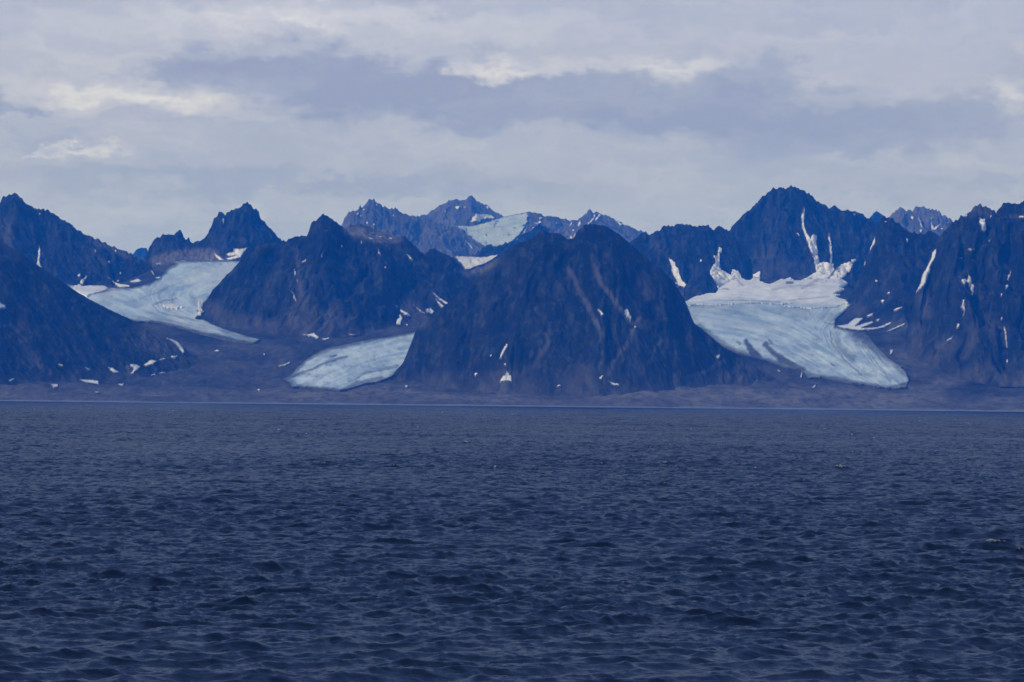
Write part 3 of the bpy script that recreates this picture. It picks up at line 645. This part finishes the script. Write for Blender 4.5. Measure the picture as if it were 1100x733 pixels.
left = glacier('pale left glacier curving down from the twin-topped crag past the long smooth slope',
    [(262, 280), (224, 282), (210, 282.6), (192, 284), (182, 288), (172, 300), (160, 306), (140, 310.5), (110, 310), (90, 311), (74, 306), (60, 320), (100, 345), (142, 348), (153.7, 347), (172, 348), (180, 350), (194.6, 354), (211, 359), (235.5, 365), (255, 369), (272, 370.5), (281, 366), (262, 361), (253, 358), (240, 354), (228, 349), (217, 342.6), (213, 335), (230, 315), (255, 300), (272, 282)],
    ['floor'], [[(262, 284), (215, 291), (185, 303), (172, 318), (178, 332), (200, 344), (225, 353), (275, 368)], [(80, 311), (120, 319), (150, 332), (185, 347)]],
    [([(190, 322), (176, 324), (165, 329), (170, 336), (190, 341), (215, 346)], 1.2, .45), ([(196, 303), (175, 313), (150, 322)], 1.0, .35), ([(142, 348), (172, 350), (211, 360), (270, 372)], 5.0, 1.0), ([(150, 343), (185, 346), (222, 356)], 2.0, .35), ([(205, 318), (215, 332), (214, 340)], 3.4, .30), ([(228, 283), (262, 283)], 1.0, .6), ([(100, 316), (125, 312), (150, 308)], 1.5, .5), ([(240, 357), (276, 368)], 2.5, .5), ([(168, 316), (180, 309)], 1.0, .4)],
    veils=[([(210, 300), (230, 297), (250, 294)], 12, .5), ([(120, 314), (90, 312)], 10, .5), ([(214, 326), (216, 338)], 4, .9), ([(150, 330), (200, 348)], 3, .3)], seed=5)
snow_a = snowfield(left, [(78.6, 311.6), (81, 308), (85, 307.4), (88.4, 309.9), (97, 309.2), (112, 309.6), (116, 312), (108, 315.4), (98, 318), (93, 320.4), (84, 316)], ['floor', 'A'], seed=3)
snowfield(left, spot(185.5, 331.2, 22, 4.6, .05, 16), ['floor'], seed=4, name='snow_patch')
snowfield(left, [(213, 327), (216, 324), (218.6, 326), (217, 331), (219, 335), (216.6, 339), (213.6, 337), (212.6, 331)], ['floor', 'C'], [([(215, 325), (217, 339)], 1.4, .5)], seed=5, name='snow_patch')

mid = glacier('short middle glacier spreading low behind the left foot of the front dome',
    [(314, 418), (322, 417), (342, 418.6), (365, 421.5), (378, 418.4), (392, 413.8), (406, 412), (419.5, 406.6), (430, 400), (440, 404), (466, 396), (470, 352), (440, 359), (414.6, 363.4), (398, 365.6), (382, 368.6), (365.5, 372), (356, 374), (346, 377), (337, 382), (327, 389), (318, 397), (313, 404), (305, 408), (312, 413)],
    ['floor'], [[(470, 358), (430, 368), (390, 378), (350, 392), (316, 414)], [(470, 392), (430, 390), (395, 398), (350, 417)]],
    [([(322, 392), (342, 381), (356, 375), (385, 369)], 3.0, .75), ([(316, 384), (330, 377), (345, 372)], .1, .1), ([(318, 404), (335, 398), (352, 390), (372, 384)], 1.3, .75), ([(308, 407), (325, 402), (345, 394)], 1.6, .6), ([(356, 384), (361, 382.6)], 1.4, .9), ([(382, 408), (392, 402), (410, 399), (428, 394)], 1.3, .55), ([(370, 419), (388, 412), (410, 408)], 3.0, .7), ([(398, 401), (420, 396)], 1.0, .4), ([(402, 369), (412, 367)], 1.0, .4), ([(420, 362), (440, 360)], 1.6, .5), ([(306, 408), (318, 416)], 4, .5), ([(318, 380), (345, 371)], 7, .85)], seed=15, edge=4.0)

right = glacier('large blue-white right glacier spilling from the snow basin towards the water',
    [(700, 326), (740, 325), (790, 322), (838, 322), (870, 326), (905, 322), (915, 328), (905, 338), (897, 345), (897, 352), (915, 357), (928, 358), (934, 364), (942, 374), (955, 386), (966, 394), (973, 401), (976.5, 410), (973, 417.6), (960, 419.4), (945, 417.6), (931, 415.2), (913, 412.6), (895.5, 409.6), (883, 406.6), (869, 408), (860, 398), (844, 396), (832, 392), (820, 388), (803, 384), (791, 380), (776.6, 373), (764, 364), (750, 352), (730, 345), (710, 338)],
    ['floor', 'K', 'K2'], [[(745, 334), (800, 345), (850, 362), (890, 385), (940, 412)], [(905, 345), (893, 358), (898, 372), (920, 393), (955, 415)], [(940, 360), (930, 372), (945, 392), (968, 410)]],
    [([(801, 368), (807, 376), (816, 385)], 3.0, 1.0), ([(812, 386), (804, 376)], 2.6, 1.0), ([(776, 372), (800, 383), (822, 389), (850, 396)], 4, .8), ([(822, 371), (830, 380), (842, 388), (856, 396)], 3.4, .95), ([(826, 367), (829, 370)], 1.8, .8), ([(838, 388), (850, 394), (862, 399)], 4.6, .95), ([(891, 357), (895, 372), (906, 386), (925, 404)], 1.1, .6), ([(898, 360), (902, 374), (915, 385)], 4.0, .38), ([(955, 366), (938, 362), (922, 358)], 9, 1.0), ([(958, 384), (945, 374), (930, 365)], 9, .85), ([(972, 400), (955, 384)], 6, .7), ([(915, 357), (925, 368)], 8, .5), ([(932, 378), (945, 395), (958, 414)], 1.2, .35), ([(735, 334), (790, 334), (840, 336), (900, 343)], 6, .2), ([(792, 369), (795, 371)], 1.2, .7), ([(752, 352), (766, 364), (782, 374), (800, 382)], 4.0, .6), ([(895, 350), (885, 347)], 1.2, .5), ([(868, 405), (900, 409), (950, 419), (976, 414)], 3.6, .75), ([(893, 392), (896, 394)], .8, .7), ([(735, 328), (755, 330)], 3, .5)],
    veils=[([(815, 366), (828, 380), (840, 391)], 1.3, .5), ([(740, 343), (790, 347), (840, 355)], 5, .25)], seed=25, edge=3.4, fl=(34, 3.0))
snowfield(right, [(722, 330), (738, 325.6), (746, 321), (757, 317), (770, 317), (773, 313), (769, 306), (765, 297), (762, 289.6), (767.4, 283), (766.6, 275), (770, 276), (772.4, 267), (774.4, 268), (773, 280), (772, 289), (776, 292), (783.7, 296), (788, 291), (792, 293), (796, 300), (802, 303.4), (807.6, 302.4), (809, 296), (813, 295), (817, 292), (816.4, 299), (816, 304), (826, 307.4), (833, 305), (838.7, 301.7), (843, 302.4), (849, 299), (853, 303.4), (860, 303.5), (867, 300), (872, 296), (877, 293), (876, 287), (880, 284), (886.6, 282), (894.6, 285), (896, 291), (904, 285.7), (911, 283), (918.4, 278.8), (914, 289), (907, 295), (902.6, 300), (909.6, 305), (901, 310), (906, 312), (893.7, 317.7), (902, 318), (897, 321), (913, 325.6), (897, 332), (884, 332.4), (870.6, 333), (856, 332), (840, 330.4), (858, 327), (838, 328.6), (815, 327.4), (795, 327.8), (770, 329.6), (748, 328.6), (722, 334)],
    ['floor', 'K', 'K2', 'J', 'JS'], [([(890, 300), (896, 292), (899, 290)], 1.6, .85), ([(880, 293), (886, 296)], .7, .5), ([(798, 309), (792, 303)], 1.1, .4), ([(845, 306), (851, 306)], 1.8, .8), ([(770, 296), (778, 303)], .8, .8), ([(830, 313), (850, 310), (875, 309)], 1.6, .3), ([(768, 312), (783, 313)], .9, .6), ([(765, 325), (800, 325), (838, 327)], .8, .35), ([(848, 325), (890, 321)], .9, .35), ([(862, 312), (880, 302)], 1.6, .35)], seed=33, gap=800.0, melt=[(722, 332), (770, 329), (815, 329), (850, 331), (900, 333)], rlx=0, lift=8.0)

ice_slope = glacier('smooth pale blue ice slope high between the distant pointed peak and the far snow-streaked ridge',
    [(484, 242.6), (495, 243.6), (507, 244), (515, 242), (522, 240.4), (530, 237.6), (540, 234.6), (550, 232.4), (560, 230.6), (566, 229.2), (568, 233), (567.4, 239), (564, 246), (560, 253), (551, 262), (541.7, 268), (530, 270), (520, 268), (510.6, 262), (499, 252.4), (491, 246.6)],
    ['G'], [[(566, 232), (540, 246), (515, 258)]], [([(505, 250), (530, 246), (555, 241)], .9, .25)], veils=[([(484, 243), (515, 245), (565, 235)], 60, .12)], seed=45, edge=.8, lift=9, dirt_noise=.04, relax=30, amp=.35, tone=.30)
gap = glacier('small bright white snowfield filling the notch left of the front dome',
    [(487, 275.2), (499, 275.8), (510, 277), (520, 276.8), (528, 275), (536.5, 273.4), (534, 277), (528.6, 280.4), (522, 284), (515.5, 286.4), (510, 288), (505.6, 290.4), (500.7, 291.4), (498, 288.4), (496, 285), (492, 281)],
    ['R'], [[(536, 274), (515, 279), (502, 290)]], [([(490, 276.4), (496, 276.6)], .9, .5)], veils=[([(488, 278), (536, 275)], 30, 1.0)], seed=55, edge=.6, lift=4, dirt_noise=.03)

# ------------------------------------------------------------------ sea
def sea_tile(N, L, lam_peak, lam_min, lam_max, rms, wind, spread, seed):
    r = np.random.RandomState(seed)
    k1 = 2 * np.pi * np.fft.fftfreq(N, L / N)
    KX, KY = np.meshgrid(k1, k1)
    K = np.hypot(KX, KY); K[0, 0] = 1
    kp = 2 * np.pi / lam_peak
    c = (KX * math.cos(wind) + KY * math.sin(wind)) / K
    S = K ** -3.7 * np.exp(-1.25 * (kp / K) ** 2) * (np.abs(c) ** spread + 0.07) * np.where(c > 0, 1, .35)
    S *= (K < 2 * np.pi / lam_min) * (K > 2 * np.pi / lam_max); S[0, 0] = 0
    h = (r.normal(size=(N, N)) + 1j * r.normal(size=(N, N))) * np.sqrt(S)
    f = lambda q: np.real(np.fft.ifft2(q))
    z = f(h); g = rms / z.std()
    return z * g, f(-1j * KX / K * h) * g, f(-1j * KY / K * h) * g
def sample(tile, L, x, y, rot):
    N = tile[0].shape[0]
    c, s = math.cos(rot), math.sin(rot)
    u, w = ((c * x + s * y) / L * N), ((-s * x + c * y) / L * N)
    i, j = np.floor(u).astype(np.int64), np.floor(w).astype(np.int64)
    fu, fw = (u - i).astype(np.float32), (w - j).astype(np.float32)
    i0, i1, j0, j1 = i % N, (i + 1) % N, j % N, (j + 1) % N
    o = []
    for T in tile:
        T = T.astype(np.float32)
        o.append((T[j0, i0] * (1 - fu) + T[j0, i1] * fu) * (1 - fw) + (T[j1, i0] * (1 - fu) + T[j1, i1] * fu) * fw)
    z, dx, dy = o
    return z, c * dx - s * dy, s * dx + c * dy
half = math.atan(W / 2 / F) * 1.06
th = np.concatenate([np.linspace(-math.pi, -.9, 26)[:-1], np.linspace(-.9, -half, 60)[:-1], np.linspace(-half, half, 860), np.linspace(half, .9, 60)[1:], np.linspace(.9, math.pi, 26)[1:]])
rr = [1.5]
while rr[-1] < 118: rr.append(rr[-1] * 1.06)
k = 0.00125
while rr[-1] < 9750: rr.append(rr[-1] + max(.17, rr[-1] * k))
rr = np.array(rr)
TH, RR = np.meshgrid(th, rr)
SX, SY = RR * np.sin(TH), RR * np.cos(TH)
LA, LB = 331.0, 53.0
tA = sea_tile(1024, LA, 7.6, .9, 60, .150, math.radians(-78), 4, 1)
tB = sea_tile(1024, LB, 2.6, .22, 3.0, .034, math.radians(-97), 3, 2)
za, xa, ya = sample(tA, LA, SX, SY, .23)
zb_, xb, yb = sample(tB, LB, SX, SY, -.37)
fade = ((1 - smooth(500, 1700, RR)) * np.clip(1 + .6 * fbm(SX / 55, SY / 90, 3, 41), .55, 1.6)).astype(np.float32)   # gusts
za, xa, ya = [q * np.clip(1 + .35 * fbm(SX / 140, SY / 160, 2, 47), .5, 1.6) for q in (za, xa, ya)]
zz = za + zb_ * fade
V = np.stack([SX - .95 * xa - .7 * xb * fade, SY - .95 * ya - .7 * yb * fade, zz], -1)
calm = smooth(9650, 9000, RR)
V[..., 2] *= calm
foam = .8 * smooth(.57, .70, za + 1.2 * zb_ + .08 * fbm(SX / 3, SY / 3, 2, 7)) * (RR > 100)
m, n = new_mat('sea_water')
pos = n.new('ShaderNodeNewGeometry').outputs['Position']
geo = n.new('ShaderNodeNewGeometry')
ch = attr(n, 'chop')
def slopes(scale, amt):
    q = n.v('SUBTRACT', n.noise(n.v('MULTIPLY', pos, (.7, 1.0, 1)), scale, 4, .65, color=True), (.5, .5, .5))
    return n.v('MULTIPLY', q, (amt, amt, 0))
fine_slope = n.v('ADD', slopes(.9, 1.1), n.v('ADD', slopes(.16, 1.9), n.v('ADD', slopes(.035, 1.8), slopes(.007, .9))))
nrm = n.v('NORMALIZE', n.v('ADD', geo.outputs['Normal'], n.v('SCALE', fine_slope, scale=ch)))
b1 = n.noise(n.v('MULTIPLY', pos, (.8, 1.0, 1)), 2.2, 5, .6)
b2 = n.noise(n.v('MULTIPLY', pos, (.6, 1.0, 1)), .25, 6, .65)
bh = n.m('ADD', n.m('MULTIPLY', b1, .10), n.m('MULTIPLY', b2, .35))
c = n.mix(n.m('MULTIPLY', attr(n, 'foam'), n.rng(b1, .3, .6)), (.0018, .006, .016), (.65, .68, .70))
bmp = n.new('ShaderNodeBump'); n.put(bmp.inputs['Height'], bh); bmp.inputs['Distance'].default_value = 1.0; bmp.inputs['Strength'].default_value = .6
n.t.links.new(nrm, bmp.inputs['Normal'])
fr = n.new('ShaderNodeFresnel'); fr.inputs['IOR'].default_value = 1.33; n.t.links.new(bmp.outputs[0], fr.inputs['Normal'])
# wind-roughened water never mirrors fully at low angles: the ripples hide one another
refl = n.m('DIVIDE', n.m('MULTIPLY', fr.outputs[0], .47), n.m('ADD', fr.outputs[0], .28))
dfs = n.new('ShaderNodeBsdfDiffuse'); n.put(dfs.inputs['Color'], c)
gl = n.new('ShaderNodeBsdfGlossy'); n.put(gl.inputs['Color'], (.71, .79, .96)); gl.inputs['Roughness'].default_value = .16
for q in (dfs, gl): n.t.links.new(bmp.outputs[0], q.inputs['Normal'])
ms = n.new('ShaderNodeMixShader')
n.put(ms.inputs[0], n.m('MULTIPLY', refl, n.m('SUBTRACT', 1.0, attr(n, 'foam'))))
n.t.links.new(dfs.outputs[0], ms.inputs[1]); n.t.links.new(gl.outputs[0], ms.inputs[2])
o = n.new('ShaderNodeOutputMaterial'); n.t.links.new(ms.outputs[0], o.inputs[0])
chop = .95 * smooth(350, 2200, RR)
link('water', mesh_from('water', V.reshape(-1, 3), grid_faces(*SX.shape), m, {'foam': foam, 'chop': chop}), None, 'dark blue choppy sea filling the lower part of the photo', 'sea', 'structure')

# surf: broken white water standing along the far shore
sx = np.arange(-2100, 2101, 6.0)
shore = 60 * perlin(sx / 500, sx * 0 + .3, 2) + 25 * perlin(sx / 90, sx * 0 + .7, 4)
rows = []
for dy, hz in ((-60, -1.5), (-40, .25), (-26, .7), (-14, 1.0), (-6, .75), (10, .2), (24, -1.5)):
    hh = (3.7 + 1.6 * fbm(sx / 240, sx * 0 + dy / 30, 3, 3) + .9 * fbm(sx / 22, sx * 0 + dy / 9, 3, 5))
    rows.append(np.stack([sx, 9270 + shore + dy + 0 * sx, hh * hz], -1))
V = np.array(rows)
m, n = new_mat('surf')
pos = n.new('ShaderNodeNewGeometry').outputs['Position']
finish(n, n.mix(n.noise(pos, .02, 5, .6), (.09, .11, .14), (.26, .29, .34)), .8, None, .2)
link('surf', mesh_from('surf', V.reshape(-1, 3), grid_faces(V.shape[0], V.shape[1]), m), None, 'thin pale line of surf along the foot of the far shore', 'surf', 'stuff')

# ------------------------------------------------------------------ haze
HX, HY0, HY1, HZ0, HZ1 = 10500.0, -10200.0, 25600.0, -8.0, 1680.0
V = np.array([(x, y, z) for z in (HZ0, HZ1) for y in (HY0, HY1) for x in (-HX, HX)], float)
Fh = np.array([(0, 2, 3, 1), (4, 5, 7, 6), (0, 1, 5, 4), (2, 6, 7, 3), (0, 4, 6, 2), (1, 3, 7, 5)])
m, n = new_mat('haze')
pv = n.new('ShaderNodeVolumePrincipled')
pv.inputs['Color'].default_value = (.008, .225, 1.0, 1)
pv.inputs['Absorption Color'].default_value = (1, 1, 1, 1)
pv.inputs['Density'].default_value = 4.9e-5
pv.inputs['Anisotropy'].default_value = 0.0
o = n.new('ShaderNodeOutputMaterial'); n.t.links.new(pv.outputs[0], o.inputs['Volume'])
link('haze', mesh_from('haze', V, Fh, m, shade=False), None, 'blue haze in the air between the ship and the mountains', 'haze', 'stuff')
